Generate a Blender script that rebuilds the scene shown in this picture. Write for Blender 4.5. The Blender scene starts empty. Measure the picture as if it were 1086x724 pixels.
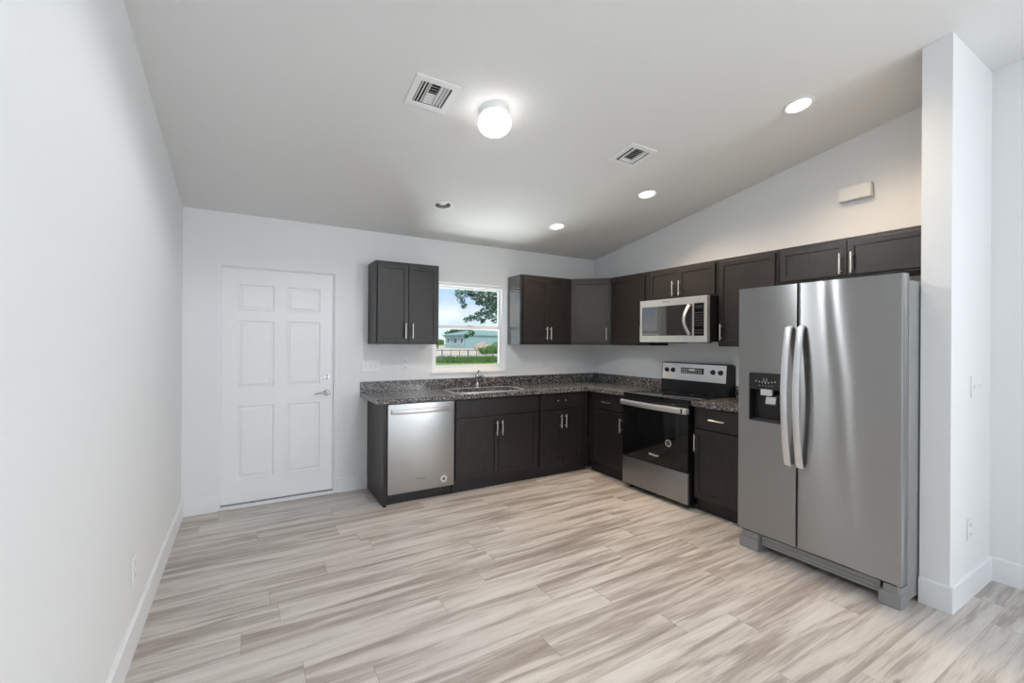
import bpy, bmesh, math, random
from mathutils import Vector, Matrix
S = bpy.context.scene
C = S.collection
PI = math.pi
random.seed(7)

# ------------------------------------------------------------------ camera
F_PX, YAW, ROLL = 473.23, 31.065, 0.356
cam_d = bpy.data.cameras.new('camera'); cam = bpy.data.objects.new('camera', cam_d); C.objects.link(cam)
cam_d.sensor_fit = 'HORIZONTAL'; cam_d.sensor_width = 36
cam_d.lens = F_PX / 1086 * 36
cam_d.shift_x = -(546.616 - 543) / 1086
cam_d.shift_y = (362.524 - 362) / 1086
cam_d.clip_start = 0.02; cam_d.clip_end = 1000
CAM = Vector((0.436, -4.377, 1.400))
cam.matrix_world = (Matrix.Translation(CAM) @ Matrix.Rotation(math.radians(-YAW), 4, 'Z')
                    @ Matrix.Rotation(math.radians(90), 4, 'X') @ Matrix.Rotation(math.radians(ROLL), 4, 'Z'))
S.camera = cam
S.view_settings.view_transform = 'Standard'; S.view_settings.look = 'None'
S.view_settings.exposure = 0.28; S.view_settings.gamma = 1; S.view_settings.use_curve_mapping = False

# ------------------------------------------------------------------ sky
w = bpy.data.worlds.new('world'); S.world = w; w.use_nodes = True
nt = w.node_tree; nt.nodes.clear()
N = nt.nodes.new; L = nt.links.new
out = N('ShaderNodeOutputWorld'); bg = N('ShaderNodeBackground'); bg.inputs['Strength'].default_value = 1.0
tc = N('ShaderNodeTexCoord'); sep = N('ShaderNodeSeparateXYZ'); L(tc.outputs['Generated'], sep.inputs[0])
ramp = N('ShaderNodeValToRGB'); L(sep.outputs['Z'], ramp.inputs[0])
ramp.color_ramp.elements[0].position = 0.0; ramp.color_ramp.elements[0].color = (0.80, 0.92, 1.0, 1)
ramp.color_ramp.elements[1].position = 0.22; ramp.color_ramp.elements[1].color = (0.13, 0.36, 0.88, 1)
noi = N('ShaderNodeTexNoise'); noi.inputs['Scale'].default_value = 4.5; noi.inputs['Detail'].default_value = 6
mp = N('ShaderNodeMapping'); mp.inputs['Scale'].default_value = (1, 1, 2.6); mp.inputs['Location'].default_value = (0.3, 0.2, 0.1)
L(tc.outputs['Generated'], mp.inputs[0]); L(mp.outputs[0], noi.inputs[0])
cr = N('ShaderNodeValToRGB'); cr.color_ramp.elements[0].position = 0.42; cr.color_ramp.elements[1].position = 0.60
L(noi.outputs['Fac'], cr.inputs[0])
mix = N('ShaderNodeMixRGB'); mix.inputs[2].default_value = (1.0, 1.0, 1.0, 1)
L(cr.outputs[0], mix.inputs[0]); L(ramp.outputs[0], mix.inputs[1]); L(mix.outputs[0], bg.inputs[0]); L(bg.outputs[0], out.inputs[0])

# ------------------------------------------------------------------ sun, daylight and fill
def lamp(name, kind, loc, rot, energy, color=(1, 1, 1), parent=None, **kw):
    d = bpy.data.lights.new(name, kind); d.energy = energy; d.color = color
    for k, v in kw.items(): setattr(d, k, v)
    o = bpy.data.objects.new(name, d); C.objects.link(o); o.location = loc; o.rotation_euler = rot
    if parent: o.parent = parent
    return o
sun = lamp('sun', 'SUN', (0, 0, 10), (math.radians(48), 0, math.radians(-25)), 2.6, (1, 0.96, 0.9), angle=0.01)
# stand-ins: daylight of an unseen rear door, added fill at the rear right,
# and the sunlit ground outside the kitchen window
door_sky = lamp('daylight_rear_door', 'AREA', (2.35, -8.05, 1.20), (math.radians(95), 0, 0), 12, (0.88, 0.95, 1.0),
                shape='RECTANGLE', size=1.8, size_y=1.9)
rear_fill = lamp('fill_rear_right', 'AREA', (4.20, -6.9, 1.5), (math.radians(100), 0, math.radians(90)), 122, (0.91, 0.96, 1.0),
               shape='RECTANGLE', size=1.5, size_y=1.2)
sink_day = lamp('daylight_kitchen_window_ground', 'AREA', (2.50, 0.95, 0.45), (math.radians(-140), 0, 0), 78, (0.97, 0.985, 1.0),
               shape='RECTANGLE', size=1.6, size_y=0.8)
KITCHEN_LAMP = 58.0      # each lit ceiling downlight
GLOBE_LAMP = 56.0
GLOBE_EMIT = 3.6
WARM = (1.0, 0.76, 0.52)

# ------------------------------------------------------------------ materials
def mat(name, color=(0.8, 0.8, 0.8), rough=0.5, metal=0.0, spec=0.5, emit=None, es=1.0, coat=0.0, aniso=0.0):
    m = bpy.data.materials.new(name); m.use_nodes = True
    b = m.node_tree.nodes['Principled BSDF']
    b.inputs['Base Color'].default_value = (*color, 1); b.inputs['Roughness'].default_value = rough
    b.inputs['Metallic'].default_value = metal; b.inputs['Specular IOR Level'].default_value = spec
    b.inputs['Coat Weight'].default_value = coat; b.inputs['Anisotropic'].default_value = aniso
    if emit: b.inputs['Emission Color'].default_value = (*emit, 1); b.inputs['Emission Strength'].default_value = es
    return m
def nodes(m): return m.node_tree.nodes, m.node_tree.links, m.node_tree.nodes['Principled BSDF']
def add_bump(m, scale, strength, dist=0.001, stretch=(1, 1, 1), detail=4):
    n, l, b = nodes(m)
    t = n.new('ShaderNodeTexCoord'); mp = n.new('ShaderNodeMapping'); mp.inputs['Scale'].default_value = stretch
    no = n.new('ShaderNodeTexNoise'); no.inputs['Scale'].default_value = scale; no.inputs['Detail'].default_value = detail
    bu = n.new('ShaderNodeBump'); bu.inputs['Strength'].default_value = strength; bu.inputs['Distance'].default_value = dist
    l.new(t.outputs['Object'], mp.inputs[0]); l.new(mp.outputs[0], no.inputs[0]); l.new(no.outputs['Fac'], bu.inputs['Height']); l.new(bu.outputs[0], b.inputs['Normal'])
    return m
def mottled(m, c1, c2, scale, stretch=(1, 1, 1), lo=0.35, hi=0.65, detail=5):
    n, l, b = nodes(m)
    t = n.new('ShaderNodeTexCoord'); mp = n.new('ShaderNodeMapping'); mp.inputs['Scale'].default_value = stretch
    no = n.new('ShaderNodeTexNoise'); no.inputs['Scale'].default_value = scale; no.inputs['Detail'].default_value = detail
    r = n.new('ShaderNodeValToRGB'); r.color_ramp.elements[0].position = lo; r.color_ramp.elements[1].position = hi
    r.color_ramp.elements[0].color = (*c1, 1); r.color_ramp.elements[1].color = (*c2, 1)
    l.new(t.outputs['Object'], mp.inputs[0]); l.new(mp.outputs[0], no.inputs[0]); l.new(no.outputs['Fac'], r.inputs[0]); l.new(r.outputs[0], b.inputs['Base Color'])
    return m
M = {}
M['wall'] = add_bump(mat('wall_paint', (0.86, 0.875, 0.89), 0.75, spec=0.3), 60, 0.25, 0.002)
M['ceil'] = add_bump(mat('ceiling_paint', (0.80, 0.805, 0.80), 0.85, spec=0.2), 60, 0.25, 0.002)
M['trim'] = mat('trim_white', (0.87, 0.885, 0.91), 0.4)
M['door'] = mat('door_white', (0.90, 0.91, 0.93), 0.45)
M['plastic'] = mat('white_plastic', (0.86, 0.87, 0.87), 0.3)
M['vinyl'] = mat('white_vinyl', (0.88, 0.88, 0.88), 0.35)
M['espresso'] = mottled(mat('espresso_wood', rough=0.40, spec=0.48), (0.0125, 0.0105, 0.011), (0.023, 0.019, 0.0185), 9, (9, 9, 0.8))
M['laminate'] = mottled(mat('espresso_laminate', rough=0.06, spec=1.0, coat=1.0), (0.013, 0.011, 0.011), (0.024, 0.019, 0.018), 7, (9, 9, 0.8))
M['toe'] = mat('toe_board_black', (0.012, 0.012, 0.014), 0.45)
M['nickel'] = mat('brushed_nickel', (0.78, 0.75, 0.70), 0.28, 1.0)
M['chrome'] = mat('chrome', (0.50, 0.50, 0.52), 0.10, 1.0)
def steel(name, col, rough, stretch):
    m = mat(name, col, rough, 1.0)
    n, l, b = nodes(m)
    t = n.new('ShaderNodeTexCoord'); mp = n.new('ShaderNodeMapping'); mp.inputs['Scale'].default_value = stretch
    no = n.new('ShaderNodeTexNoise'); no.inputs['Scale'].default_value = 60; no.inputs['Detail'].default_value = 3
    mr = n.new('ShaderNodeMapRange'); mr.inputs['To Min'].default_value = rough - 0.05; mr.inputs['To Max'].default_value = rough + 0.06
    l.new(t.outputs['Object'], mp.inputs[0]); l.new(mp.outputs[0], no.inputs[0]); l.new(no.outputs['Fac'], mr.inputs['Value']); l.new(mr.outputs[0], b.inputs['Roughness'])
    bu = n.new('ShaderNodeBump'); bu.inputs['Strength'].default_value = 0.08; bu.inputs['Distance'].default_value = 0.0005
    l.new(no.outputs['Fac'], bu.inputs['Height']); l.new(bu.outputs[0], b.inputs['Normal'])
    return m
M['fridge_steel'] = steel('fridge_steel', (0.37, 0.373, 0.373), 0.30, (0.04, 1, 1))
n, l, b = nodes(M['fridge_steel']); b.inputs['Anisotropic'].default_value = 1.0
_t = n.new('ShaderNodeTangent'); _t.direction_type = 'RADIAL'; _t.axis = 'X'; l.new(_t.outputs[0], b.inputs['Tangent'])
l.remove(b.inputs['Normal'].links[0])
M['steel'] = steel('brushed_steel', (0.46, 0.465, 0.47), 0.33, (0.04, 0.04, 1))
M['bright_steel'] = mat('bright_steel', (0.68, 0.68, 0.68), 0.3, 0.75)
M['panel_steel'] = mat('control_panel_steel', (0.86, 0.86, 0.86), 0.35, 0.15)
M['drawer_steel'] = mat('dark_brushed_steel', (0.30, 0.30, 0.31), 0.38, 0.9)
M['handle_steel'] = mat('satin_handle', (0.78, 0.79, 0.81), 0.3, 0.85)
M['sinksteel'] = mat('sink_steel', (0.82, 0.82, 0.82), 0.35, 0.85)
M['greymetal'] = mat('grey_painted_metal', (0.30, 0.31, 0.315), 0.4, 0.3)
M['blackglass'] = mat('black_glass', (0.006, 0.006, 0.007), 0.06, spec=0.35)
M['mwglass'] = mat('microwave_window', (0.03, 0.03, 0.032), 0.04, spec=1.0, coat=1.0)
M['blackplastic'] = mat('black_plastic', (0.010, 0.010, 0.011), 0.35)
M['darkgrey'] = mat('dark_grey_plastic', (0.05, 0.05, 0.055), 0.4)
M['print'] = mat('light_grey_print', (0.72, 0.72, 0.72), 0.5)
M['greyprint'] = mat('dark_grey_print', (0.10, 0.10, 0.10), 0.5)
M['display'] = mat('display_glass', (0.025, 0.027, 0.03), 0.08, spec=0.8)
M['duct'] = mat('duct_dark', (0.02, 0.02, 0.02), 0.9)
M['globe'] = mat('opal_glass_lit', (1, 1, 1), 0.3, emit=(1.0, 0.97, 0.94), es=GLOBE_EMIT)
M['lens'] = mat('downlight_lens_lit', (1, 1, 1), 0.3, emit=(1.0, 0.93, 0.86), es=8)
M['bulb'] = mat('unlit_bulb', (0.9, 0.9, 0.9), 0.3)
M['can'] = mat('grey_can', (0.32, 0.32, 0.33), 0.35, 0.3)

# granite: dark speckle
g = mat('speckled_granite', rough=0.16, spec=0.55); M['granite'] = g
n, l, b = nodes(g)
t = n.new('ShaderNodeTexCoord')
v1 = n.new('ShaderNodeTexVoronoi'); v1.inputs['Scale'].default_value = 150
v2 = n.new('ShaderNodeTexVoronoi'); v2.inputs['Scale'].default_value = 70
sp = n.new('ShaderNodeSeparateColor')
r1 = n.new('ShaderNodeValToRGB'); r1.color_ramp.interpolation = 'CONSTANT'
e = r1.color_ramp.elements; e[0].position = 0; e[0].color = (0.018, 0.018, 0.020, 1); e[1].position = 0.34; e[1].color = (0.065, 0.066, 0.072, 1)
for p_, c_ in ((0.60, (0.16, 0.155, 0.155)), (0.80, (0.30, 0.28, 0.265)), (0.91, (0.58, 0.56, 0.54))): x_ = e.new(p_); x_.color = (*c_, 1)
l.new(t.outputs['Object'], v1.inputs['Vector']); l.new(t.outputs['Object'], v2.inputs['Vector'])
l.new(v1.outputs['Color'], sp.inputs[0]); l.new(sp.outputs[0], r1.inputs[0])
sp2 = n.new('ShaderNodeSeparateColor'); l.new(v2.outputs['Color'], sp2.inputs[0])
r2 = n.new('ShaderNodeValToRGB'); r2.color_ramp.interpolation = 'CONSTANT'
r2.color_ramp.elements[0].color = (0, 0, 0, 1); r2.color_ramp.elements[1].position = 0.82; r2.color_ramp.elements[1].color = (0.55, 0.55, 0.55, 1)
l.new(sp2.outputs[1], r2.inputs[0])
mx = n.new('ShaderNodeMixRGB'); mx.inputs[2].default_value = (0.10, 0.09, 0.09, 1)
l.new(r2.outputs[0], mx.inputs[0]); l.new(r1.outputs[0], mx.inputs[1]); l.new(mx.outputs[0], b.inputs['Base Color'])

# vinyl plank floor
fl = mat('vinyl_planks', rough=0.33, spec=0.4); M['floor'] = fl
n, l, b = nodes(fl)
def mth(op, a, c=None):
    k = n.new('ShaderNodeMath'); k.operation = op
    for i, q in enumerate((a, c)):
        if q is None: continue
        if isinstance(q, (int, float)): k.inputs[i].default_value = q
        else: l.new(q, k.inputs[i])
    return k.outputs[0]
PW, PL = 0.182, 1.22
t = n.new('ShaderNodeTexCoord'); s_ = n.new('ShaderNodeSeparateXYZ'); l.new(t.outputs['Object'], s_.inputs[0])
ry = mth('DIVIDE', mth('ADD', s_.outputs['Y'], 0.78), PW); row = mth('FLOOR', ry); fy = mth('FRACT', ry)
wn = n.new('ShaderNodeTexWhiteNoise'); wn.noise_dimensions = '1D'; l.new(row, wn.inputs['W'])
rx = mth('DIVIDE', mth('ADD', s_.outputs['X'], mth('MULTIPLY', wn.outputs['Value'], PL)), PL); colm = mth('FLOOR', rx); fx = mth('FRACT', rx)
cb = n.new('ShaderNodeCombineXYZ'); l.new(row, cb.inputs[0]); l.new(colm, cb.inputs[1])
w2 = n.new('ShaderNodeTexWhiteNoise'); w2.noise_dimensions = '3D'; l.new(cb.outputs[0], w2.inputs['Vector'])
sc = n.new('ShaderNodeSeparateColor'); l.new(w2.outputs['Color'], sc.inputs[0])
cv = n.new('ShaderNodeCombineXYZ')
l.new(mth('ADD', mth('MULTIPLY', s_.outputs['X'], 0.8), mth('MULTIPLY', sc.outputs[0], 40)), cv.inputs[0])
l.new(mth('ADD', mth('MULTIPLY', s_.outputs['Y'], 9.5), mth('MULTIPLY', sc.outputs[1], 40)), cv.inputs[1])
n1 = n.new('ShaderNodeTexNoise'); n1.inputs['Scale'].default_value = 1.5; n1.inputs['Detail'].default_value = 4; n1.inputs['Distortion'].default_value = 0.9
l.new(cv.outputs[0], n1.inputs['Vector'])
cv2 = n.new('ShaderNodeCombineXYZ')
l.new(mth('ADD', mth('MULTIPLY', s_.outputs['X'], 3), mth('MULTIPLY', sc.outputs[2], 40)), cv2.inputs[0]); l.new(mth('MULTIPLY', s_.outputs['Y'], 60), cv2.inputs[1])
n2 = n.new('ShaderNodeTexNoise'); n2.inputs['Scale'].default_value = 2.0; n2.inputs['Detail'].default_value = 5; l.new(cv2.outputs[0], n2.inputs['Vector'])
fac = mth('ADD', mth('ADD', mth('MULTIPLY', n1.outputs['Fac'], 0.72), mth('MULTIPLY', n2.outputs['Fac'], 0.28)), mth('MULTIPLY', mth('SUBTRACT', sc.outputs[0], 0.5), 0.10))
rr = n.new('ShaderNodeValToRGB'); e = rr.color_ramp.elements
e[0].position = 0.29; e[0].color = (0.27, 0.225, 0.20, 1); e[1].position = 0.68; e[1].color = (0.68, 0.645, 0.61, 1)
x_ = e.new(0.44); x_.color = (0.42, 0.375, 0.345, 1); x_ = e.new(0.53); x_.color = (0.58, 0.54, 0.505, 1)
l.new(fac, rr.inputs[0])
seam = mth('MAXIMUM', mth('MAXIMUM', mth('LESS_THAN', fy, 0.007), mth('GREATER_THAN', fy, 0.993)), mth('MAXIMUM', mth('LESS_THAN', fx, 0.0016), mth('GREATER_THAN', fx, 0.9984)))
# small knots
vk = n.new('ShaderNodeTexVoronoi'); vk.inputs['Scale'].default_value = 1.0
cv3 = n.new('ShaderNodeCombineXYZ'); l.new(mth('ADD', mth('MULTIPLY', s_.outputs['X'], 1.6), mth('MULTIPLY', sc.outputs[1], 9)), cv3.inputs[0]); l.new(mth('MULTIPLY', s_.outputs['Y'], 4.2), cv3.inputs[1])
l.new(cv3.outputs[0], vk.inputs['Vector'])
knot = mth('MULTIPLY', mth('MAXIMUM', mth('SUBTRACT', 1.0, mth('DIVIDE', vk.outputs['Distance'], 0.06)), 0.0), 0.75)
mx1 = n.new('ShaderNodeMixRGB'); mx1.inputs[2].default_value = (0.10, 0.08, 0.07, 1); l.new(knot, mx1.inputs[0]); l.new(rr.outputs[0], mx1.inputs[1])
mx2 = n.new('ShaderNodeMixRGB'); mx2.inputs[2].default_value = (0.16, 0.14, 0.12, 1); l.new(mth('MULTIPLY', seam, 0.38), mx2.inputs[0]); l.new(mx1.outputs[0], mx2.inputs[1])
l.new(mx2.outputs[0], b.inputs['Base Color'])
bu = n.new('ShaderNodeBump'); bu.inputs['Strength'].default_value = 0.12; bu.inputs['Distance'].default_value = 0.001; l.new(n2.outputs['Fac'], bu.inputs['Height']); l.new(bu.outputs[0], b.inputs['Normal'])
mrf = n.new('ShaderNodeMapRange'); mrf.inputs['To Min'].default_value = 0.26; mrf.inputs['To Max'].default_value = 0.46; l.new(n1.outputs['Fac'], mrf.inputs['Value']); l.new(mrf.outputs[0], b.inputs['Roughness'])

# window glass: thin pane, mostly see-through
gm = bpy.data.materials.new('window_glass'); gm.use_nodes = True; M['glass'] = gm
n = gm.node_tree.nodes; l = gm.node_tree.links; n.clear()
o_ = n.new('ShaderNodeOutputMaterial'); tr = n.new('ShaderNodeBsdfTransparent'); tr.inputs[0].default_value = (0.96, 0.98, 0.97, 1)
gl = n.new('ShaderNodeBsdfGlossy'); gl.inputs['Roughness'].default_value = 0.02; ms = n.new('ShaderNodeMixShader'); ms.inputs[0].default_value = 0.05
l.new(tr.outputs[0], ms.inputs[1]); l.new(gl.outputs[0], ms.inputs[2]); l.new(ms.outputs[0], o_.inputs[0])

# outdoors
M['grass'] = mottled(mat('grass', rough=0.9, spec=0.1), (0.16, 0.30, 0.05), (0.30, 0.44, 0.10), 1.2, (1, 1, 1))
M['sand'] = mottled(mat('sandy_ground', rough=0.95, spec=0.1), (0.55, 0.45, 0.34), (0.72, 0.64, 0.52), 0.3)
M['tall_grass'] = mottled(mat('tall_grass', rough=0.9, spec=0.1), (0.05, 0.12, 0.03), (0.14, 0.26, 0.06), 3)
M['teal'] = mat('teal_siding', (0.29, 0.44, 0.44), 0.8)
M['teal_roof'] = mottled(mat('grey_green_roof', rough=0.9), (0.22, 0.34, 0.31), (0.30, 0.43, 0.39), 2)
M['housewhite'] = mat('house_white_trim', (0.8, 0.82, 0.82), 0.6)
M['housewin'] = mat('house_window_dark', (0.04, 0.07, 0.09), 0.2)
M['leafA'] = mottled(mat('oak_leaves', rough=0.7, spec=0.2), (0.012, 0.07, 0.035), (0.05, 0.17, 0.07), 3)
M['leafB'] = mottled(mat('bush_leaves', rough=0.8, spec=0.2), (0.05, 0.14, 0.03), (0.16, 0.30, 0.05), 2)
M['bark'] = mat('bark', (0.07, 0.055, 0.045), 0.9)
M['post'] = mat('fence_post', (0.10, 0.11, 0.10), 0.7)
M['rubble'] = mottled(mat('rubble', rough=0.95), (0.30, 0.24, 0.18), (0.6, 0.52, 0.42), 1.5)
M['stucco'] = mat('outside_stucco', (0.7, 0.7, 0.68), 0.9)
M['sticker'] = mat('sticker_white', (0.75, 0.76, 0.77), 0.5)
M['slotgrey'] = mat('slot_grey', (0.3, 0.3, 0.3), 0.6)
M['stickerdark'] = mat('sticker_grey', (0.18, 0.18, 0.19), 0.5)

# ------------------------------------------------------------------ helpers
def T(x, y, z): return Matrix.Translation((x, y, z))
def bx(bm, x0, x1, y0, y1, z0, z1, bev=0.0, seg=2, mtx=None):
    r = bmesh.ops.create_cube(bm, size=1)
    vs = r['verts']
    bmesh.ops.scale(bm, vec=(abs(x1 - x0), abs(y1 - y0), abs(z1 - z0)), verts=vs)
    bmesh.ops.translate(bm, vec=((x0 + x1) / 2, (y0 + y1) / 2, (z0 + z1) / 2), verts=vs)
    if mtx is not None: bmesh.ops.transform(bm, matrix=mtx, verts=vs)
    if bev:
        es = list({e for v in vs for e in v.link_edges})
        bmesh.ops.bevel(bm, geom=es, offset=bev, segments=seg, profile=0.5, affect='EDGES')
    return bm
def cyl(bm, p0, p1, r0, r1=None, seg=24, caps=True):
    p0 = Vector(p0); p1 = Vector(p1); r1 = r0 if r1 is None else r1
    d = p1 - p0; q = d.to_track_quat('Z', 'Y').to_matrix().to_4x4()
    bmesh.ops.create_cone(bm, cap_ends=caps, cap_tris=False, segments=seg, radius1=r0, radius2=r1, depth=d.length, matrix=Matrix.Translation((p0 + p1) / 2) @ q)
    return bm
def tube(bm, pts, r, seg=10, flat=None):
    """swept tube along pts; flat=(a,b,upvec) gives an oval section"""
    pts = [Vector(p) for p in pts]; rings = []
    for i, p in enumerate(pts):
        d = (pts[min(i + 1, len(pts) - 1)] - pts[max(i - 1, 0)]).normalized()
        if flat: up = Vector(flat[2])
        else: up = Vector((0, 0, 1)) if abs(d.z) < 0.9 else Vector((0, 1, 0))
        a = d.cross(up).normalized(); b_ = d.cross(a).normalized()
        ra, rb = (flat[0], flat[1]) if flat else ((r[i], r[i]) if isinstance(r, (list, tuple)) else (r, r))
        if flat:
            ring = []
            for k in range(seg):
                t_ = 2 * PI * k / seg; c_, s2 = math.cos(t_), math.sin(t_)
                f = lambda q: math.copysign(abs(q) ** 0.5, q)
                ring.append(bm.verts.new(p + a * ra * f(c_) + b_ * rb * f(s2)))
        else:
            ring = [bm.verts.new(p + a * ra * math.cos(2 * PI * k / seg) + b_ * rb * math.sin(2 * PI * k / seg)) for k in range(seg)]
        rings.append(ring)
    for i in range(len(rings) - 1):
        for k in range(seg):
            bm.faces.new((rings[i][k], rings[i][(k + 1) % seg], rings[i + 1][(k + 1) % seg], rings[i + 1][k]))
    bm.faces.new(rings[0][::-1]); bm.faces.new(rings[-1])
    return bm
def lathe(bm, prof, seg=32, center=(0, 0, 0), close=False):
    rings = []
    for r, z in prof:
        if r < 1e-6: rings.append([bm.verts.new((center[0], center[1], center[2] + z))])
        else: rings.append([bm.verts.new((center[0] + r * math.cos(2 * PI * k / seg), center[1] + r * math.sin(2 * PI * k / seg), center[2] + z)) for k in range(seg)])
    for a, b_ in zip(rings, rings[1:]):
        for k in range(seg):
            k2 = (k + 1) % seg
            if len(a) == 1 and len(b_) == 1: continue
            if len(a) == 1: bm.faces.new((a[0], b_[k2], b_[k]))
            elif len(b_) == 1: bm.faces.new((a[k], a[k2], b_[0]))
            else: bm.faces.new((a[k], a[k2], b_[k2], b_[k]))
    return bm
def prism(bm, poly, z0, z1, mtx=None):
    a = [bm.verts.new((x, y, z0)) for x, y in poly]; b_ = [bm.verts.new((x, y, z1)) for x, y in poly]
    k = len(poly)
    bm.faces.new(a[::-1]); bm.faces.new(b_)
    for i in range(k): bm.faces.new((a[i], a[(i + 1) % k], b_[(i + 1) % k], b_[i]))
    if mtx is not None: bmesh.ops.transform(bm, matrix=mtx, verts=a + b_)
    return bm
def holed(bm, outer, holes, z0, z1, mtx=None):
    """flat slab in xy with holes, z0..z1"""
    es = []; vs_all = []
    for loop in [outer] + holes:
        vs = [bm.verts.new((x, y, z0)) for x, y in loop]; vs_all += vs
        for i in range(len(vs)): es.append(bm.edges.new((vs[i], vs[(i + 1) % len(vs)])))
    r = bmesh.ops.triangle_fill(bm, use_beauty=True, use_dissolve=False, edges=es)
    fs = [f for f in r['geom'] if isinstance(f, bmesh.types.BMFace)]
    ex = bmesh.ops.extrude_face_region(bm, geom=fs)
    nv = [v for v in ex['geom'] if isinstance(v, bmesh.types.BMVert)]
    bmesh.ops.translate(bm, vec=(0, 0, z1 - z0), verts=nv)
    if mtx is not None: bmesh.ops.transform(bm, matrix=mtx, verts=vs_all + nv)
    return bm
def rrect(x0, x1, y0, y1, r, k=6):
    pts = []
    for cx, cy, a0 in ((x1 - r, y1 - r, 0), (x0 + r, y1 - r, 90), (x0 + r, y0 + r, 180), (x1 - r, y0 + r, 270)):
        for i in range(k + 1):
            a = math.radians(a0 + 90 * i / k); pts.append((cx + r * math.cos(a), cy + r * math.sin(a)))
    return pts
def circle(cx, cy, r, k=28): return [(cx + r * math.cos(2 * PI * i / k), cy + r * math.sin(2 * PI * i / k)) for i in range(k)]
def obj(name, bm, m, parent=None, smooth=False, loc=None):
    bmesh.ops.recalc_face_normals(bm, faces=bm.faces)
    me = bpy.data.meshes.new(name); bm.to_mesh(me); bm.free()
    o = bpy.data.objects.new(name, me); C.objects.link(o); me.materials.append(m)
    if parent: o.parent = parent
    if loc: o.location = loc
    if smooth:
        me.polygons.foreach_set('use_smooth', [True] * len(me.polygons))
        if hasattr(me, 'set_sharp_from_angle'): me.set_sharp_from_angle(angle=math.radians(40))
    return o
def NB(): return bmesh.new()
def tag(o, label, cat, group=None, kind=None):
    o['label'] = label
    if cat: o['category'] = cat
    if group: o['group'] = group
    if kind: o['kind'] = kind
    return o
def thing(name, label, cat, loc=(0, 0, 0), rotz=0, group=None, rot=None):
    o = bpy.data.objects.new(name, None); C.objects.link(o); o.empty_display_size = 0.1
    o.location = loc; o.rotation_euler = rot if rot else (0, 0, rotz)
    return tag(o, label, cat, group)
def struct(name, bm, m, label=None, parent=None, smooth=False):
    o = obj(name, bm, m, parent, smooth)
    if not parent:
        o['kind'] = 'structure'
        if label: o['label'] = label
    return o
def dup(root, loc, label=None):
    r = root.copy(); C.objects.link(r); r.location = loc
    if label: r['label'] = label
    for ch in list(root.children):
        c = ch.copy(); C.objects.link(c); c.parent = r
        for g_ in list(ch.children):
            d = g_.copy(); C.objects.link(d); d.parent = c
    return r
def text_bm(s, size, mtx, bold=False):
    cu = bpy.data.curves.new('lettering', 'FONT'); cu.body = s; cu.size = size; cu.align_x = 'CENTER'; cu.align_y = 'CENTER'; cu.extrude = 0.0003
    if bold: cu.offset = size * 0.03
    o = bpy.data.objects.new('lettering', cu); C.objects.link(o); bpy.context.view_layer.update()
    me = bpy.data.meshes.new_from_object(o.evaluated_get(bpy.context.evaluated_depsgraph_get()))
    bm = NB(); bm.from_mesh(me); bmesh.ops.transform(bm, matrix=mtx, verts=bm.verts)
    bpy.data.objects.remove(o); bpy.data.curves.remove(cu); bpy.data.meshes.remove(me)
    return bm
FRONT = Matrix.Rotation(math.radians(90), 4, 'X')     # text lying in xz, read from -y

# ------------------------------------------------------------------ room shell
W, HC, SL = 4.255, 2.452, 0.163
RY = -8.2                    # rear wall
RIDGE = -5.6
WT = 0.14
def zc(y): return HC + SL * (-y)
LEAN = math.atan(SL)
SC = math.cos(LEAN)
WX0, WX1, WZ0, WZ1 = 2.076, 2.945, 1.085, 2.020
DX0, DX1, DZ1 = 0.235, 1.154, 2.035
bm = NB(); bx(bm, -0.2, W + 0.2, RY - 0.2, 0.14, -0.1, 0)
struct('floor', bm, M['floor'], 'pale greige wood-look vinyl plank floor running the width of the kitchen')
# ceiling: sloping slab with holes for the fixtures; built flat in a local frame, then leaned
CM = T(0, 0, HC) @ Matrix.Rotation(-LEAN, 4, 'X')      # local (x, y/cos, 0) lies on the ceiling plane
def cy_(y): return y / SC
CANS = [(1.880, -0.756), (3.118, -0.726), (3.458, -1.597), (3.442, -2.867)]
VENTS = [(1.314, -2.000), (2.863, -2.001)]
holes = [circle(x, cy_(y), 0.071) for x, y in CANS] + [[(x - .095, cy_(y) - .095), (x + .095, cy_(y) - .095), (x + .095, cy_(y) + .095), (x - .095, cy_(y) + .095)] for x, y in VENTS]
bm = NB(); holed(bm, [(-0.15, cy_(RIDGE)), (W + 0.15, cy_(RIDGE)), (W + 0.15, 0.15), (-0.15, 0.15)], holes, 0, 0.02, CM)
bx(bm, -0.15, W + 0.15, cy_(RIDGE), 0.15, 0.16, 0.2, mtx=CM)
dz = zc(RIDGE)
prism(bm, [(RIDGE, dz), (RY - .15, dz - SL * (RIDGE - RY + .15)), (RY - .15, dz - SL * (RIDGE - RY + .15) + .2), (RIDGE, dz + .2)], -0.15, W + .15, Matrix(((0, 0, 1, 0), (1, 0, 0, 0), (0, 1, 0, 0), (0, 0, 0, 1))))
struct('ceiling', bm, M['ceil'], 'plain white sloping ceiling rising from the back wall towards the viewer')
ZX = Matrix(((1, 0, 0, 0), (0, 0, 1, 0), (0, 1, 0, 0), (0, 0, 0, 1)))        # (x, z) outline, extruded along y
YZ = Matrix(((0, 0, 1, 0), (1, 0, 0, 0), (0, 1, 0, 0), (0, 0, 0, 1)))        # (y, z) outline, extruded along x
bm = NB(); holed(bm, [(-WT, -.2), (W + WT, -.2), (W + WT, HC + .015), (-WT, HC + .015)],
                 [[(DX0, 0.0), (DX1, 0.0), (DX1, DZ1), (DX0, DZ1)], [(WX0, WZ0), (WX1, WZ0), (WX1, WZ1), (WX0, WZ1)]], 0, WT, ZX)
struct('wall_back', bm, M['wall'], 'white back wall with the entry door and kitchen window')
zr = dz - SL * (RIDGE - RY)
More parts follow.
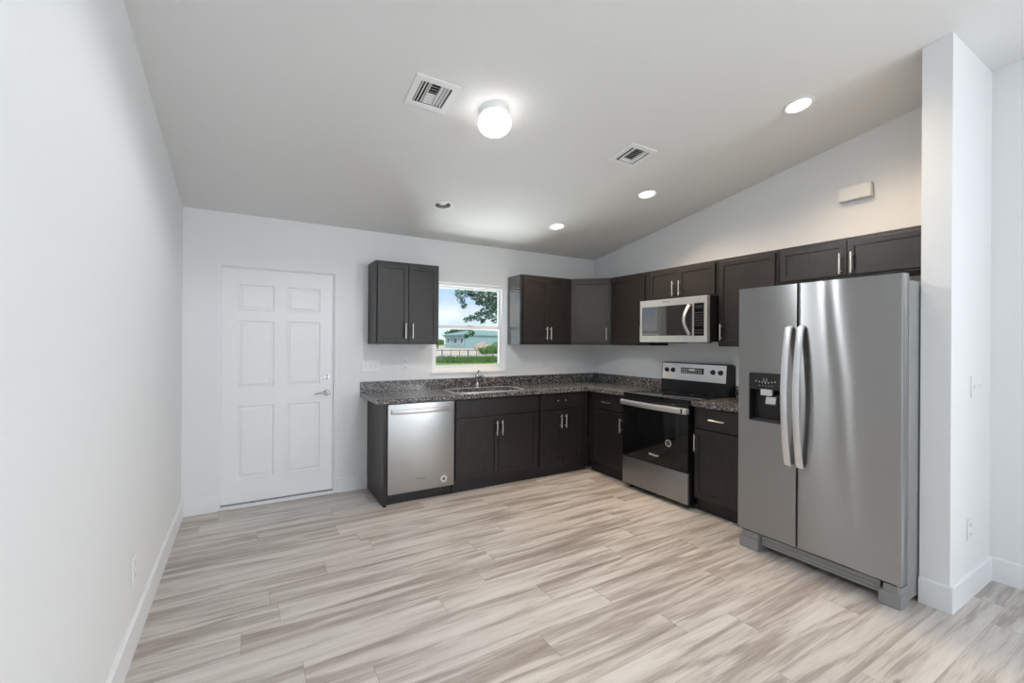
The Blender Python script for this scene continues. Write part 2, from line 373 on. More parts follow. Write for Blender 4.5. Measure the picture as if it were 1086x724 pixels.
bm = NB(); prism(bm, [(0, 0), (0, HC + .01), (RIDGE, dz + .01), (RY, zr + .01), (RY, 0)], -WT, 0, YZ)
struct('wall_left', bm, M['wall'], 'plain white left wall')
bm = NB(); prism(bm, [(0, 0), (0, HC + .01), (RIDGE, dz + .01), (RY, zr + .01), (RY, 0)], W, W + WT, YZ)
struct('wall_right', bm, M['wall'], 'white right wall behind stove, fridge and stub wall')
bm = NB(); holed(bm, [(-WT, 0), (W + WT, 0), (W + WT, zr + .01), (-WT, zr + .01)], [], RY - WT, RY, ZX)
struct('wall_rear', bm, M['wall'], 'white rear wall behind the viewer')
# stub wall beside the fridge
SX, SY0, SY1 = 3.587, -3.432, -3.556
bm = NB(); prism(bm, [(SY0, 0), (SY1, 0), (SY1, zc(SY1) + .005), (SY0, zc(SY0) + .005)], SX, W, YZ)
struct('wall_stub', bm, M['wall'], 'narrow white stub wall standing right of the fridge')

def board(bm, ax, a0, a1, pos, sgn, h=0.14, t_=0.014):
    """baseboard along x or y; face at pos, thickness towards sgn"""
    prof = [(0, 0), (t_, 0), (t_, h - .008), (t_ - .006, h), (0, h)]
    if ax == 'x':
        m_ = Matrix(((0, 0, 1, 0), (sgn, 0, 0, pos), (0, 1, 0, 0), (0, 0, 0, 1)))
    else:
        m_ = Matrix(((sgn, 0, 0, pos), (0, 0, 1, 0), (0, 1, 0, 0), (0, 0, 0, 1)))
    prism(bm, prof, a0, a1, m_)
bm = NB(); board(bm, 'y', RY, 0, 0, 1); struct('baseboard_left', bm, M['trim'])
bm = NB(); board(bm, 'x', 0.014, DX0, 0, -1); board(bm, 'x', DX1, 1.4255, 0, -1); struct('baseboard_back', bm, M['trim'])
bm = NB(); board(bm, 'y', SY1 - .014, SY0, SX, -1); board(bm, 'x', SX, W - .014, SY1, -1); struct('baseboard_stub', bm, M['trim'])
bm = NB(); board(bm, 'y', RY, SY1, W, -1); struct('baseboard_right', bm, M['trim'])

# ------------------------------------------------------------------ entry door
d = bpy.data.objects.new('door_1', None); C.objects.link(d); d.location = ((DX0 + DX1) / 2, 0, 0); d['kind'] = 'structure'; d['label'] = 'white six-panel entry door with chrome lever and deadbolt'
ox = (DX0 + DX1) / 2
bm = NB()
JT = 0.016
for s in (0, 1):
    x0, x1 = (DX0, DX0 + JT) if s == 0 else (DX1 - JT, DX1)
    bx(bm, x0 - ox, x1 - ox, -.001, WT, 0, DZ1 - .0)
    x0, x1 = (DX0 + JT, DX0 + JT + .006) if s == 0 else (DX1 - JT - .012, DX1 - JT)
    bx(bm, x0 - ox, x1 - ox, 0.012, 0.038, 0, DZ1 - JT)
bx(bm, DX0 + JT - ox, DX1 - JT - ox, -.001, WT, DZ1 - JT, DZ1)
bx(bm, DX0 + JT + .006 - ox, DX1 - JT - .012 - ox, 0.012, 0.038, DZ1 - JT - .010, DZ1 - JT)
obj('door_frame', bm, M['trim'], d)
bm = NB()
lx0, lx1, lz0, lz1, ly = DX0 + JT + .003, DX1 - JT - .003, 0.030, DZ1 - JT - .003, 0.040
xs = [lx0, 0.374, 0.642, 0.738, 1.012, lx1]; zs = [lz0, 0.232, 0.842, 1.0, 1.567, 1.655, 1.872, lz1]
vv = [[bm.verts.new((x - ox, ly, z)) for x in xs] for z in zs]
panels = []
for j in range(len(zs) - 1):
    for i in range(len(xs) - 1):
        f = bm.faces.new((vv[j][i], vv[j][i + 1], vv[j + 1][i + 1], vv[j + 1][i]))
        if i in (1, 3) and j in (1, 3, 5): panels.append(f)
bmesh.ops.recalc_face_normals(bm, faces=bm.faces)
if bm.faces[0].normal.y > 0: bmesh.ops.reverse_faces(bm, faces=bm.faces)
for f in panels:
    bmesh.ops.inset_individual(bm, faces=[f], thickness=0.012, depth=-0.013)
    bmesh.ops.inset_individual(bm, faces=[f], thickness=0.009, depth=0.0)
    bmesh.ops.inset_individual(bm, faces=[f], thickness=0.026, depth=0.011)
me_faces = list(bm.faces)
bx(bm, lx0 - ox, lx1 - ox, ly + 0.0145, ly + 0.044, lz0, lz1)
# rim joining the face to the core
for a, b_ in (((lx0, lz0), (lx1, lz0)), ((lx1, lz0), (lx1, lz1)), ((lx1, lz1), (lx0, lz1)), ((lx0, lz1), (lx0, lz0))):
    q = [bm.verts.new((p[0] - ox, y, p[1])) for p, y in ((a, ly), (b_, ly), (b_, ly + .0145), (a, ly + .0145))]
    bm.faces.new(q)
leaf = obj('door_leaf', bm, M['door'], d)
def rose(bm, x, z, r=0.030):
    cyl(bm, (x, ly, z), (x, ly - .008, z), r, r * .96, 32); cyl(bm, (x, ly - .008, z), (x, ly - .014, z), r * .8, r * .6, 32)
KX = 1.070 - ox
bm = NB(); rose(bm, KX, 1.068); cyl(bm, (KX, ly - .012, 1.068), (KX, ly - .022, 1.068), .013); bx(bm, KX - .004, KX + .004, ly - .038, ly - .02, 1.05, 1.086, .003)
obj('deadbolt', bm, M['chrome'], d, True)['label'] = 'chrome deadbolt turn'
bm = NB(); rose(bm, KX, 0.925, .032); cyl(bm, (KX, ly - .012, .925), (KX, ly - .05, .925), .011)
tube(bm, [(KX, ly - .048, .925), (KX - .03, ly - .052, .927), (KX - .07, ly - .052, .925), (KX - .108, ly - .048, .919)], [.0095, .0085, .0075, .0065], 12)
obj('door_handle', bm, M['chrome'], d, True)['label'] = 'chrome lever handle'
bm = NB(); bx(bm, DX0 + JT - ox, DX1 - JT - ox, -.012, WT, 0, .020, .003); th_ = obj('threshold', bm, M['trim'], d)
bm = NB(); bx(bm, DX0 + JT - ox, DX1 - JT - ox, .026, .06, .0195, .028); obj('weather_strip', bm, M['greymetal'], th_)

# ------------------------------------------------------------------ kitchen window
wn_ = bpy.data.objects.new('window_1', None); C.objects.link(wn_); wn_.location = (0, 0, 0); wn_['kind'] = 'structure'; wn_['label'] = 'white single-hung kitchen window over the sink'
bm = NB()
fo = [(WX0, WZ0), (WX1, WZ0), (WX1, WZ1), (WX0, WZ1)]; FI = 0.030
holed(bm, fo, [[(WX0 + FI, WZ0 + FI), (WX1 - FI, WZ0 + FI), (WX1 - FI, WZ1 - FI), (WX0 + FI, WZ1 - FI)]], 0.035, 0.12, ZX)
obj('window_frame', bm, M['vinyl'], wn_)
bm = NB(); ZM = 1.555
ix0, ix1, iz0, iz1 = WX0 + FI, WX1 - FI, WZ0 + FI, WZ1 - FI
sash = obj('upper_sash', holed(NB(), [(ix0, ZM - .022), (ix1, ZM - .022), (ix1, iz1), (ix0, iz1)], [[(ix0 + .022, ZM + .018), (ix1 - .022, ZM + .018), (ix1 - .022, iz1 - .02), (ix0 + .022, iz1 - .02)]], 0.085, 0.11, ZX), M['vinyl'], wn_)
bx(bm, ix0 + .02, ix1 - .02, .096, .099, ZM + .016, iz1 - .018); obj('pane', bm, M['glass'], sash)
sash = obj('lower_sash', holed(NB(), [(ix0, iz0), (ix1, iz0), (ix1, ZM + .018), (ix0, ZM + .018)], [[(ix0 + .028, iz0 + .036), (ix1 - .028, iz0 + .036), (ix1 - .028, ZM - .018), (ix0 + .028, ZM - .018)]], 0.050, 0.08, ZX), M['vinyl'], wn_)
bm = NB(); bx(bm, ix0 + .025, ix1 - .025, .062, .065, iz0 + .03, ZM - .016); obj('pane', bm, M['glass'], sash)
bm = NB(); bx(bm, 2.50, 2.56, .035, .05, ZM + .018, ZM + .030, .003); obj('sash_lock', bm, M['vinyl'], sash)
bm = NB(); bx(bm, WX0 - .018, WX1 + .016, -.018, 0.036, WZ0 - .020, WZ0 + .003, .003); obj('window_sill', bm, M['vinyl'], wn_)

# ------------------------------------------------------------------ cabinet builders (local: x along width, front towards -y, wall at y=0)
def shaker(w, h, t_=0.019, fr=0.057, mtx=None):
    bm = NB(); bx(bm, 0, w, -t_, 0, 0, h)
    bm.faces.ensure_lookup_table()
    f = min(bm.faces, key=lambda q: q.calc_center_median().y)
    if f.normal.y > 0: f.normal_flip()
    bmesh.ops.recalc_face_normals(bm, faces=bm.faces)
    bmesh.ops.inset_individual(bm, faces=[f], thickness=fr, depth=0)
    bmesh.ops.inset_individual(bm, faces=[f], thickness=0.0025, depth=-0.0075)
    out_e = [e for e in bm.edges if all(abs(v.co.y + t_) < 1e-6 and (v.co.x < 1e-6 or v.co.x > w - 1e-6 or v.co.z < 1e-6 or v.co.z > h - 1e-6) for v in e.verts) and
             (abs(e.verts[0].co.x - e.verts[1].co.x) < 1e-6 or abs(e.verts[0].co.z - e.verts[1].co.z) < 1e-6)]
    bmesh.ops.bevel(bm, geom=out_e, offset=0.0022, segments=2, profile=0.5, affect='EDGES')
    if mtx is not None: bmesh.ops.transform(bm, matrix=mtx, verts=bm.verts)
    return bm
def slab(w, h, t_=0.019, mtx=None):
    bm = NB(); bx(bm, 0, w, -t_, 0, 0, h, .0022)
    if mtx is not None: bmesh.ops.transform(bm, matrix=mtx, verts=bm.verts)
    return bm
def pull(cx, cz, y, vert=True, ln=0.14, mtx=None):
    bm = NB(); a = ln / 2; s = 0.030
    if vert:
        cyl(bm, (cx, y - s, cz - a), (cx, y - s, cz + a), .0058, seg=14)
        for k in (-1, 1): cyl(bm, (cx, y, cz + k * .048), (cx, y - s, cz + k * .048), .0045, seg=10)
    else:
        cyl(bm, (cx - a, y - s, cz), (cx + a, y - s, cz), .0058, seg=14)
        for k in (-1, 1): cyl(bm, (cx + k * .048, y, cz), (cx + k * .048, y - s, cz), .0045, seg=10)
    if mtx is not None: bmesh.ops.transform(bm, matrix=mtx, verts=bm.verts)
    return bm
ES = M['espresso']
def add_door(root, x0, x1, z0, z1, y, hx=None, hz=None):
    d_ = obj('door', shaker(x1 - x0, z1 - z0, mtx=T(x0, y, z0)), ES, root)
    if hx is not None: obj('handle', pull(hx, hz, y - .019), M['nickel'], d_, True)
    return d_
def add_drawer(root, x0, x1, z0, z1, y, handle=True, name='drawer'):
    d_ = obj(name, slab(x1 - x0, z1 - z0, mtx=T(x0, y, z0)), ES, root)
    if handle: obj('handle', pull((x0 + x1) / 2, (z0 + z1) / 2, y - .019, False), M['nickel'], d_, True)
    return d_
UB, UT = 1.373, 2.131
def carcass(w, z0, z1, dep, toe=None):
    bm = NB(); bx(bm, 0.0005, w - .0005, -dep, -.001, z0, z1, .0012, 1)
    return bm
def upper(loc, rz, w, label, doors, z0=UB, z1=UT, dep=0.285, side=None, hl=0.075, group='dark wall cabinets'):
    r = thing('wall_cabinet', label, 'cabinet', (loc[0], loc[1], z0), rz, group)
    h = z1 - z0
    obj('body', carcass(w, 0, h, dep), ES, r)
    if side:
        bm = NB(); bx(bm, -.0018, .0004, -dep + .02, -.001, .001, h - .001); obj('side_panel', bm, side, r)['label'] = 'glossy dark side panel'
    for x0, x1, hx in doors:
        add_door(r, x0, x1, .014, h - .024, -dep, hx, hl + .045)
    return r
# wall cabinets on the back wall
upper((1.426, 0), 0, 0.604, 'dark wall cabinet hanging alone left of the window', [(.016, .300, .268), (.304, .588, .336)], hl=.078)
upper((2.969, 0), 0, 0.676, 'two-door dark wall cabinet just right of the window', [(.020, .340, .315), (.344, .664, .369)], side=M['laminate'], hl=.078)
# diagonal corner wall cabinet
CW = 0.609
r = thing('corner_wall_cabinet', 'diagonal dark wall cabinet filling the back corner', 'cabinet', (W, 0, UB), 0)
bm = NB(); prism(bm, [(-.001, -.001), (-CW, -.001), (-CW, -.287), (-.287, -CW), (-.001, -CW)], 0, UT - UB); obj('body', bm, ES, r)
dl = math.hypot(CW - .287, CW - .287)
dm = T(-CW, -.287, 0) @ Matrix.Rotation(math.radians(-45), 4, 'Z')
dd = obj('door', shaker(dl - .036, UT - UB - .038, mtx=dm @ T(.018, -.001, .014)), ES, r)
obj('handle', pull(dl - .05, .123, -.02, mtx=dm), M['nickel'], dd, True)
# wall cabinets on the right wall
RZ = -PI / 2
upper((W, -.611), RZ, 0.557, 'single-door dark wall cabinet between the corner and the microwave', [(.020, .505, .480)], hl=.075)
upper((W, -1.170), RZ, 0.777, 'short two-door dark wall cabinet above the microwave', [(.018, .362, .318), (.366, .752, .392)], z0=1.822, hl=.055)
upper((W, -1.949), RZ, 0.515, 'single-door dark wall cabinet between microwave and fridge', [(.018, .494, .048)], hl=.078)
upper((W, -2.466), RZ, 0.960, 'wide short dark wall cabinet above the fridge', [(.020, .462, .430), (.466, .910, .498)], z0=1.858, z1=UT, hl=.050)

# base cabinets
BT, BD = 0.872, 0.590
def base(loc, rz, w, label, x0=0, x1=None, toe=0.055, open_top=False):
    r = thing('base_cabinet', label, 'cabinet', loc, rz, 'dark base cabinets')
    x1 = w if x1 is None else x1
    if open_top:
        bm = NB(); bx(bm, .0005, .018, -BD, -.001, .105, BT); bx(bm, w - .018, w - .0005, -BD, -.001, .105, BT); bx(bm, .018, w - .018, -BD, -.001, .105, .123)
        bx(bm, .018, w - .018, -BD, -BD + .019, .123, BT); bx(bm, .018, w - .018, -.010, -.001, .123, BT); obj('body', bm, ES, r)
    else: obj('body', carcass(w, .105, BT, BD), ES, r)
    bm = NB(); bx(bm, x0 + .0005, x1 - .0005, -BD + toe - .016, -BD + toe, 0, .105); obj('toe_board', bm, M['toe'], r)
    return r
bm = NB(); bx(bm, 1.426, 1.4515, -.600, -.001, .0, BT, .001); 
p_ = tag(obj('cabinet_end_panel', bm, ES), 'upright dark end panel closing the counter run left of the dishwasher', 'panel')
r = base((2.066, 0, 0), 0, .922, 'wide dark sink cabinet right of the dishwasher', open_top=True)
add_drawer(r, .012, .905, .700, .860, -BD, False, 'false_front')
add_door(r, .012, .456, .128, .688, -BD, .430, .575); add_door(r, .460, .905, .128, .688, -BD, .487, .575)
r = base((2.990, 0, 0), 0, .662, 'dark base cabinet with bare-holed drawer, right of the sink cabinet')
dr = add_drawer(r, .018, .580, .700, .860, -BD, False)
for x in (.245, .345):
    bm = NB(); cyl(bm, (x, -BD - .0185, .790), (x, -BD - .0215, .790), .0055, seg=12); obj('screw', bm, M['plastic'], dr)['label'] = 'pale screw end where the pull is missing'
add_door(r, .018, .300, .128, .688, -BD, .272, .575); add_door(r, .304, .580, .128, .688, -BD, .332, .575)
r = base((W, -.594, 0), RZ, .578, 'dark base cabinet in the corner left of the stove', x0=-.0)
add_drawer(r, .085, .552, .700, .860, -BD); add_door(r, .085, .552, .128, .688, -BD, .520, .575)
r = base((W, -1.942, 0), RZ, .470, 'dark base cabinet between stove and fridge')
add_drawer(r, .014, .452, .700, .860, -BD); add_door(r, .014, .452, .128, .688, -BD, .034, .575)

# ------------------------------------------------------------------ countertops
CT, CB = 0.914, 0.8745
XI = 3.622
r = thing('countertop', 'long dark speckled granite countertop with sink cut-out turning the corner', 'countertop', (2.5, -.3, CB))
o_ = Vector((2.5, -.3, CB))
sx0, sx1, sy0, sy1 = 2.125, 2.880, -.545, -.135
bm = NB(); holed(bm, [(1.358, -.002), (1.358, -.636), (XI, -.636), (XI, -1.1725), (W - .002, -1.1725), (W - .002, -.002)], [rrect(sx0, sx1, sy0, sy1, .11, 8)], CB, CT)
hor = [e for e in bm.edges if e.is_boundary is False and abs(e.verts[0].co.z - CT) < 1e-5 and abs(e.verts[1].co.z - CT) < 1e-5 and abs(e.calc_face_angle(0)) > 1]
bmesh.ops.bevel(bm, geom=hor, offset=.004, segments=2, profile=.5, affect='EDGES')
bmesh.ops.translate(bm, vec=-o_, verts=bm.verts); obj('slab', bm, M['granite'], r)
bm = NB(); bx(bm, 1.358, W - .002, -.021, -.002, CT, CT + .100, .002); bx(bm, W - .021, W - .002, -1.1725, -.021, CT, CT + .100, .002)
bmesh.ops.translate(bm, vec=-o_, verts=bm.verts); obj('backsplash', bm, M['granite'], r)
r = thing('countertop', 'short dark speckled granite countertop between stove and fridge', 'countertop', (3.9, -2.2, CB))
o_ = Vector((3.9, -2.2, CB))
bm = NB(); bx(bm, XI, W - .002, -2.470, -1.941, CB, CT, .003); bmesh.ops.translate(bm, vec=-o_, verts=bm.verts); obj('slab', bm, M['granite'], r)
bm = NB(); bx(bm, W - .021, W - .002, -2.470, -1.941, CT, CT + .100, .002); bmesh.ops.translate(bm, vec=-o_, verts=bm.verts); obj('backsplash', bm, M['granite'], r)

# ------------------------------------------------------------------ sink and faucet
r = thing('kitchen_sink', 'stainless double-bowl sink set in the granite below the window', 'sink', (2.5025, -.34, CB))
bm = NB()
xm = 2.5025
bowls = [rrect(sx0 + .012, xm - .014, sy0 + .012, sy1 - .012, .085, 8), rrect(xm + .014, sx1 - .012, sy0 + .012, sy1 - .012, .085, 8)]
holed(bm, rrect(sx0 - .012, sx1 + .012, sy0 - .012, sy1 + .012, .12, 8), bowls, CB - .0035, CB - .0010)
for bw in bowls:
    cx = sum(p[0] for p in bw) / len(bw); cyy = sum(p[1] for p in bw) / len(bw); prev = None
    for sc_, z in ((1, CB - .002), (.97, CB - .10), (.94, CB - .165), (.86, CB - .183), (.5, CB - .186)):
        ring = [bm.verts.new((cx + (x - cx) * sc_, cyy + (y - cyy) * sc_, z)) for x, y in bw]
        if prev:
            for i in range(len(ring)): bm.faces.new((prev[i], prev[(i + 1) % len(ring)], ring[(i + 1) % len(ring)], ring[i]))
        prev = ring
    bm.faces.new(prev)
holed(bm, rrect(sx0 - .014, sx1 + .014, sy0 - .014, sy1 + .014, .12, 8), [rrect(sx0 + .006, sx1 - .006, sy0 + .006, sy1 - .006, .10, 8)], CT + .0003, CT + .004)
bmesh.ops.translate(bm, vec=(-2.5025, .34, -CB), verts=bm.verts); obj('basin', bm, M['sinksteel'], r, True)
for bw in bowls:
    cx = sum(p[0] for p in bw) / len(bw) - 2.5025
    bm = NB(); lathe(bm, [(0, -.183), (.02, -.183), (.024, -.180), (.042, -.179), (.045, -.1845)], 24, (cx, 0, 0)); obj('drain', bm, M['chrome'], r, True)
fx_, fy_ = 2.553, -.078
r = thing('kitchen_faucet', 'small chrome single-lever faucet behind the sink', 'faucet', (fx_, fy_, CT + .0004))
bm = NB(); lathe(bm, [(0, .0), (.030, .0), (.030, .006), (.025, .012), (.022, .02), (.020, .10), (.023, .105), (.023, .125), (.016, .134), (0, .135)], 28); obj('body', bm, M['chrome'], r, True)
bm = NB(); tube(bm, [(0, -.010, .085), (0, -.05, .112), (0, -.10, .130), (0, -.145, .130), (0, -.170, .118), (0, -.176, .098)], [.013, .013, .0125, .012, .012, .0125], 14); obj('spout', bm, M['chrome'], r, True)
bm = NB(); tube(bm, [(0, 0, .130), (0, -.002, .142), (0, -.012, .160), (0, -.040, .178)], [.013, .009, .0075, .0095], 12); obj('handle', bm, M['chrome'], r, True)

# ------------------------------------------------------------------ dishwasher
r = thing('dishwasher', 'stainless dishwasher under the left end of the countertop', 'dishwasher', (1.7585, 0, 0))
w2_ = .302
bm = NB(); bx(bm, -w2_ + .004, w2_ - .004, -.575, -.01, .10, .868); bx(bm, -w2_ + .004, w2_ - .004, -.545, -.50, 0.0, .10); obj('tub', bm, M['blackplastic'], r)
bm = NB(); bx(bm, -w2_, w2_, -.612, -.577, .098, .866, .005, 3); dd = obj('door', bm, M['steel'], r, True)
bm = NB(); tube(bm, [(-.268, -.605, .798)] + [(-.268 + .536 * i / 14, -.612 - .045 * math.sin(PI * min(1, max(0, (i + .6) / 15.2))) ** .6, .798) for i in range(15)] + [(.268, -.605, .798)], 0, 12, flat=(.006, .019, (0, 0, 1)))
obj('handle', bm, M['bright_steel'], dd, True)
bm = NB(); cyl(bm, (.203, -.612, .168), (.203, -.6128, .168), .030, seg=32); st = obj('sticker', bm, M['sticker'], dd); st['label'] = 'round white sticker'
bm = NB(); cyl(bm, (.203, -.6128, .168), (.203, -.6134, .168), .016, seg=24); obj('sticker_mark', bm, M['stickerdark'], st)
obj('logo', text_bm('Whirlpool', .022, T(-.01, -.6122, .205) @ FRONT), M['greyprint'], dd)

# ------------------------------------------------------------------ stove (local frame on the right wall; x: left to right, -y: to the room)
r = thing('stove', 'stainless and black glass electric range between the base cabinets', 'stove', (W, -1.1755, 0), RZ)
sw = .761; F = -.632
bm = NB(); bx(bm, .004, sw - .004, F, -.02, .035, .895); 
for x in (.05, sw - .05):
    for y in (F + .06, -.08): cyl(bm, (x, y, 0), (x, y, .04), .018)
obj('body', bm, M['blackplastic'], r)
bm = NB(); bx(bm, .004, sw - .004, F - .028, F - .001, .045, .305, .004, 3); obj('storage_drawer', bm, M['drawer_steel'], r, True)
bm = NB(); bx(bm, .004, sw - .004, F - .030, F - .001, .312, .872, .005, 3); dd = obj('oven_door', bm, M['blackglass'], r, True)
bm = NB(); tube(bm, [(.006, F - .028, .828)] + [(.006 + (sw - .012) * i / 16, F - .052 - .022 * math.sin(PI * i / 16), .828) for i in range(17)] + [(sw - .006, F - .028, .828)], 0, 14, flat=(.010, .025, (0, 0, 1)))
h_ = obj('handle', bm, M['bright_steel'], dd, True)
bm = NB(); bx(bm, sw - .055, sw - .035, F - .066, F - .030, .808, .848); obj('handle_bracket', bm, M['blackplastic'], h_)
obj('logo', text_bm('Whirlpool', .026, T(.392, F - .0302, .388) @ FRONT, True), M['print'], dd)
bm = NB(); cyl(bm, (.556, F - .0300, .525), (.556, F - .0308, .525), .030, seg=32); st = obj('sticker', bm, M['sticker'], dd)
st['label'] = 'round white sticker'
bm = NB(); cyl(bm, (.556, F - .0308, .525), (.556, F - .0313, .525), .0255, seg=32); s2_ = obj('sticker_mark', bm, M['darkgrey'], st)
bm = NB(); bx(bm, .002, sw - .002, F - .024, -.085, .896, .918, .004, 3); obj('cooktop', bm, M['blackglass'], r, True)
bm = NB(); bx(bm, .004, sw - .004, F - .016, F, .874, .895); obj('vent_strip', bm, M['blackplastic'], r)
for x, y, rr_ in ((.20, -.48, .11), (.57, -.48, .085), (.20, -.22, .075), (.57, -.22, .10)):
    bm = NB()
    for q in (rr_,):
        lathe(bm, [(q, .0182), (q, .0186), (q + .0015, .0186), (q + .0015, .0182), (q, .0182)], 40, (x, y, .900))
    obj('burner_ring', bm, M['darkgrey'], r)
# backguard
bm = NB(); prism(bm, [(-.004, .90), (-.110, .90), (-.112, 1.025), (-.098, 1.200), (-.055, 1.206), (-.004, 1.19)], .002, sw - .002, YZ); obj('backguard', bm, M['blackplastic'], r)
BG = Matrix.Translation((0, -.1125, 1.03)) @ Matrix.Rotation(math.radians(-4.5), 4, 'X')
bm = NB(); bx(bm, .012, sw - .026, -.006, .001, .004, .166, .003, 2, BG); cp = obj('control_panel', bm, M['panel_steel'], r, True)
bm = NB(); bx(bm, .242, .505, -.0075, -.005, .070, .128, .001, 1, BG); ds = obj('display', bm, M['display'], cp)
bm = NB()
for i in range(9):
    for j in range(3):
        if 2 < i < 6 and j > 0: continue
        bx(bm, .252 + i * .027, .266 + i * .027, -.0083, -.0074, .078 + j * .016, .084 + j * .016, mtx=BG)
bx(bm, .335, .405, -.0083, -.0074, .098, .118, mtx=BG)
obj('display_marks', bm, M['print'], ds)
bm = NB()
for kx in (.078, .153, .604, .683):
    bm = NB()
    q = BG @ Vector((kx, -.006, .098)); q2 = BG @ Vector((kx, -.014, .098)); q3 = BG @ Vector((kx, -.030, .098))
    cyl(bm, q, q2, .024, .023, 28); cyl(bm, q2, q3, .019, .0165, 28)
    bx(bm, kx - .004, kx + .004, -.036, -.012, .080, .116, .002, 1, BG)
    obj('knob', bm, M['blackplastic'], cp, True)

# ------------------------------------------------------------------ microwave
r = thing('microwave', 'stainless over-the-range microwave above the stove', 'microwave', (W, -1.1885, 1.408), RZ)
mw = .760; mh = .406; MF = -.400
bm = NB(); bx(bm, .003, mw - .003, MF, -.003, .004, mh, .002); bx(bm, .06, .30, -.36, -.10, -.010, .004); obj('body', bm, M['blackplastic'], r)
MD = .625
bm = NB(); holed(bm, [(0, 0), (MD - .001, 0), (MD - .001, mh), (0, mh)], [rrect(.024, MD - .012, .060, .340, .006, 3)], MF - .040, MF - .002, ZX); dd = obj('door', bm, M['bright_steel'], r)
bm = NB(); bx(bm, .020, MD - .008, MF - .036, MF - .004, .056, .344); obj('window', bm, M['mwglass'], dd)
bm = NB(); tube(bm, [(.585, MF - .036, .068)] + [(.585 - .030 * math.sin(PI * i / 14), MF - .050 - .034 * math.sin(PI * i / 14), .068 + .262 * i / 14) for i in range(15)] + [(.585, MF - .036, .330)], 0, 12, flat=(.014, .006, (0, 1, 0)))
obj('handle', bm, M['bright_steel'], dd, True)
obj('logo', text_bm('Whirlpool', .020, T(.32, MF - .0402, .380) @ FRONT), M['greyprint'], dd)
bm = NB(); holed(bm, [(MD + .001, 0), (mw, 0), (mw, mh), (MD + .001, mh)], [rrect(MD + .001 + .002, mw - .030, .056, .344, .003, 2)], MF - .040, MF - .002, ZX); cp = obj('control_panel', bm, M['bright_steel'], r)
bm = NB(); bx(bm, MD + .002, mw - .028, MF - .0385, MF - .004, .054, .346); kp = obj('keypad', bm, M['blackglass'], cp)
bm = NB()
for i in range(4):
    for j in range(9):
        if j in (2,): continue
        bx(bm, MD + .018 + i * .021, MD + .028 + i * .021, MF - .0392, MF - .0384, .080 + j * .022, .085 + j * .022)
obj('key_marks', bm, M['stickerdark'], kp)['kind'] = 'stuff'
bm = NB(); bx(bm, MD + .016, mw - .040, MF - .0392, MF - .0384, .295, .325); obj('display', bm, M['display'], kp)
bm = NB(); bx(bm, .0, mw, MF - .034, MF + .03, -.006, .003); 
obj('vent_grille', bm, M['darkgrey'], r)

# ------------------------------------------------------------------ fridge
FX = 3.371; FY = -2.520
r = thing('refrigerator', 'tall stainless side-by-side refrigerator with an ice dispenser', 'refrigerator', (W, FY, 0), RZ)
fd = FX - W                      # front of doors, local y
fw = .907
bm = NB(); bx(bm, .004, fw - .002, fd + .085, -.05, .030, 1.745, .006, 2); obj('case', bm, M['greymetal'], r, True)
bm = NB(); bx(bm, .006, fw - .006, fd + .072, fd + .086, .13, 1.76); obj('gasket', bm, M['blackplastic'], r)
# left door, with the opening of the dispenser
hx0, hx1, hz0, hz1 = .079, .296, .886, 1.202
bm = NB(); holed(bm, rrect(0, .380, .132, 1.775, .004, 2), [rrect(hx0, hx1, hz0, hz1, .012, 4)], fd, fd + .070, ZX); dl_ = obj('freezer_door', bm, M['fridge_steel'], r)
# right door
bm = NB()
nx_, nz_ = 48, 30
def front_y(x, z):  # ripple shaped into the face to draw a slanting light streak down it
    xc = .552 + (1.775 - z) * .085 + .006 * math.sin(z * 7)
    edge = min(1, (x - .389) / .16, (.907 - x) / .22)
    return fd + edge * .0042 * math.tanh((xc - x) / .048) + (1 - max(0, min(1, min(x - .389, .907 - x) / .004))) * .003
xs_ = [.389, .3905, .393] + [.393 + (.903 - .393) * i / nx_ for i in range(1, nx_)] + [.903, .9055, .907]
gv = [[bm.verts.new((x, front_y(x, .132 + 1.643 * j / nz_), .132 + 1.643 * j / nz_)) for x in xs_] for j in range(nz_ + 1)]
for j in range(nz_):
    for i in range(len(xs_) - 1): bm.faces.new((gv[j][i], gv[j][i + 1], gv[j + 1][i + 1], gv[j + 1][i]))
bk = [bm.verts.new((x, fd + .070, z)) for x, z in ((.389, .132), (.907, .132), (.907, 1.775), (.389, 1.775))]
bm.faces.new(bk)
bm.faces.new(gv[0] + [bk[1], bk[0]]); bm.faces.new(gv[-1] + [bk[2], bk[3]])
bm.faces.new([r_[0] for r_ in gv] + [bk[3], bk[0]]); bm.faces.new([r_[-1] for r_ in gv] + [bk[2], bk[1]])
dr_ = obj('fresh_food_door', bm, M['fridge_steel'], r, True)
def fhandle(x, side):
    bm = NB(); z0, z1 = .634, 1.508
    pts = [(x, fd - .002, z0 + .004)]
    for i in range(21):
        t_ = i / 20; s = math.sin(PI * t_)
        pts.append((x, fd - .022 - .052 * s ** .85, z0 + .008 + (z1 - z0 - .016) * t_))
    pts.append((x, fd - .002, z1 - .004))
    tube(bm, pts, 0, 12, flat=(.0205, .0085, (0, 1, 0)))
    return bm
obj('handle', fhandle(.343, 0), M['handle_steel'], dl_, True); obj('handle', fhandle(.414, 1), M['handle_steel'], dr_, True)
# hinge covers on top
for a in (.02, fw - .12):
    bm = NB(); bx(bm, a, a + .10, fd + .075, fd + .16, 1.746, 1.768, .004); obj('hinge_cover', bm, M['darkgrey'], r)
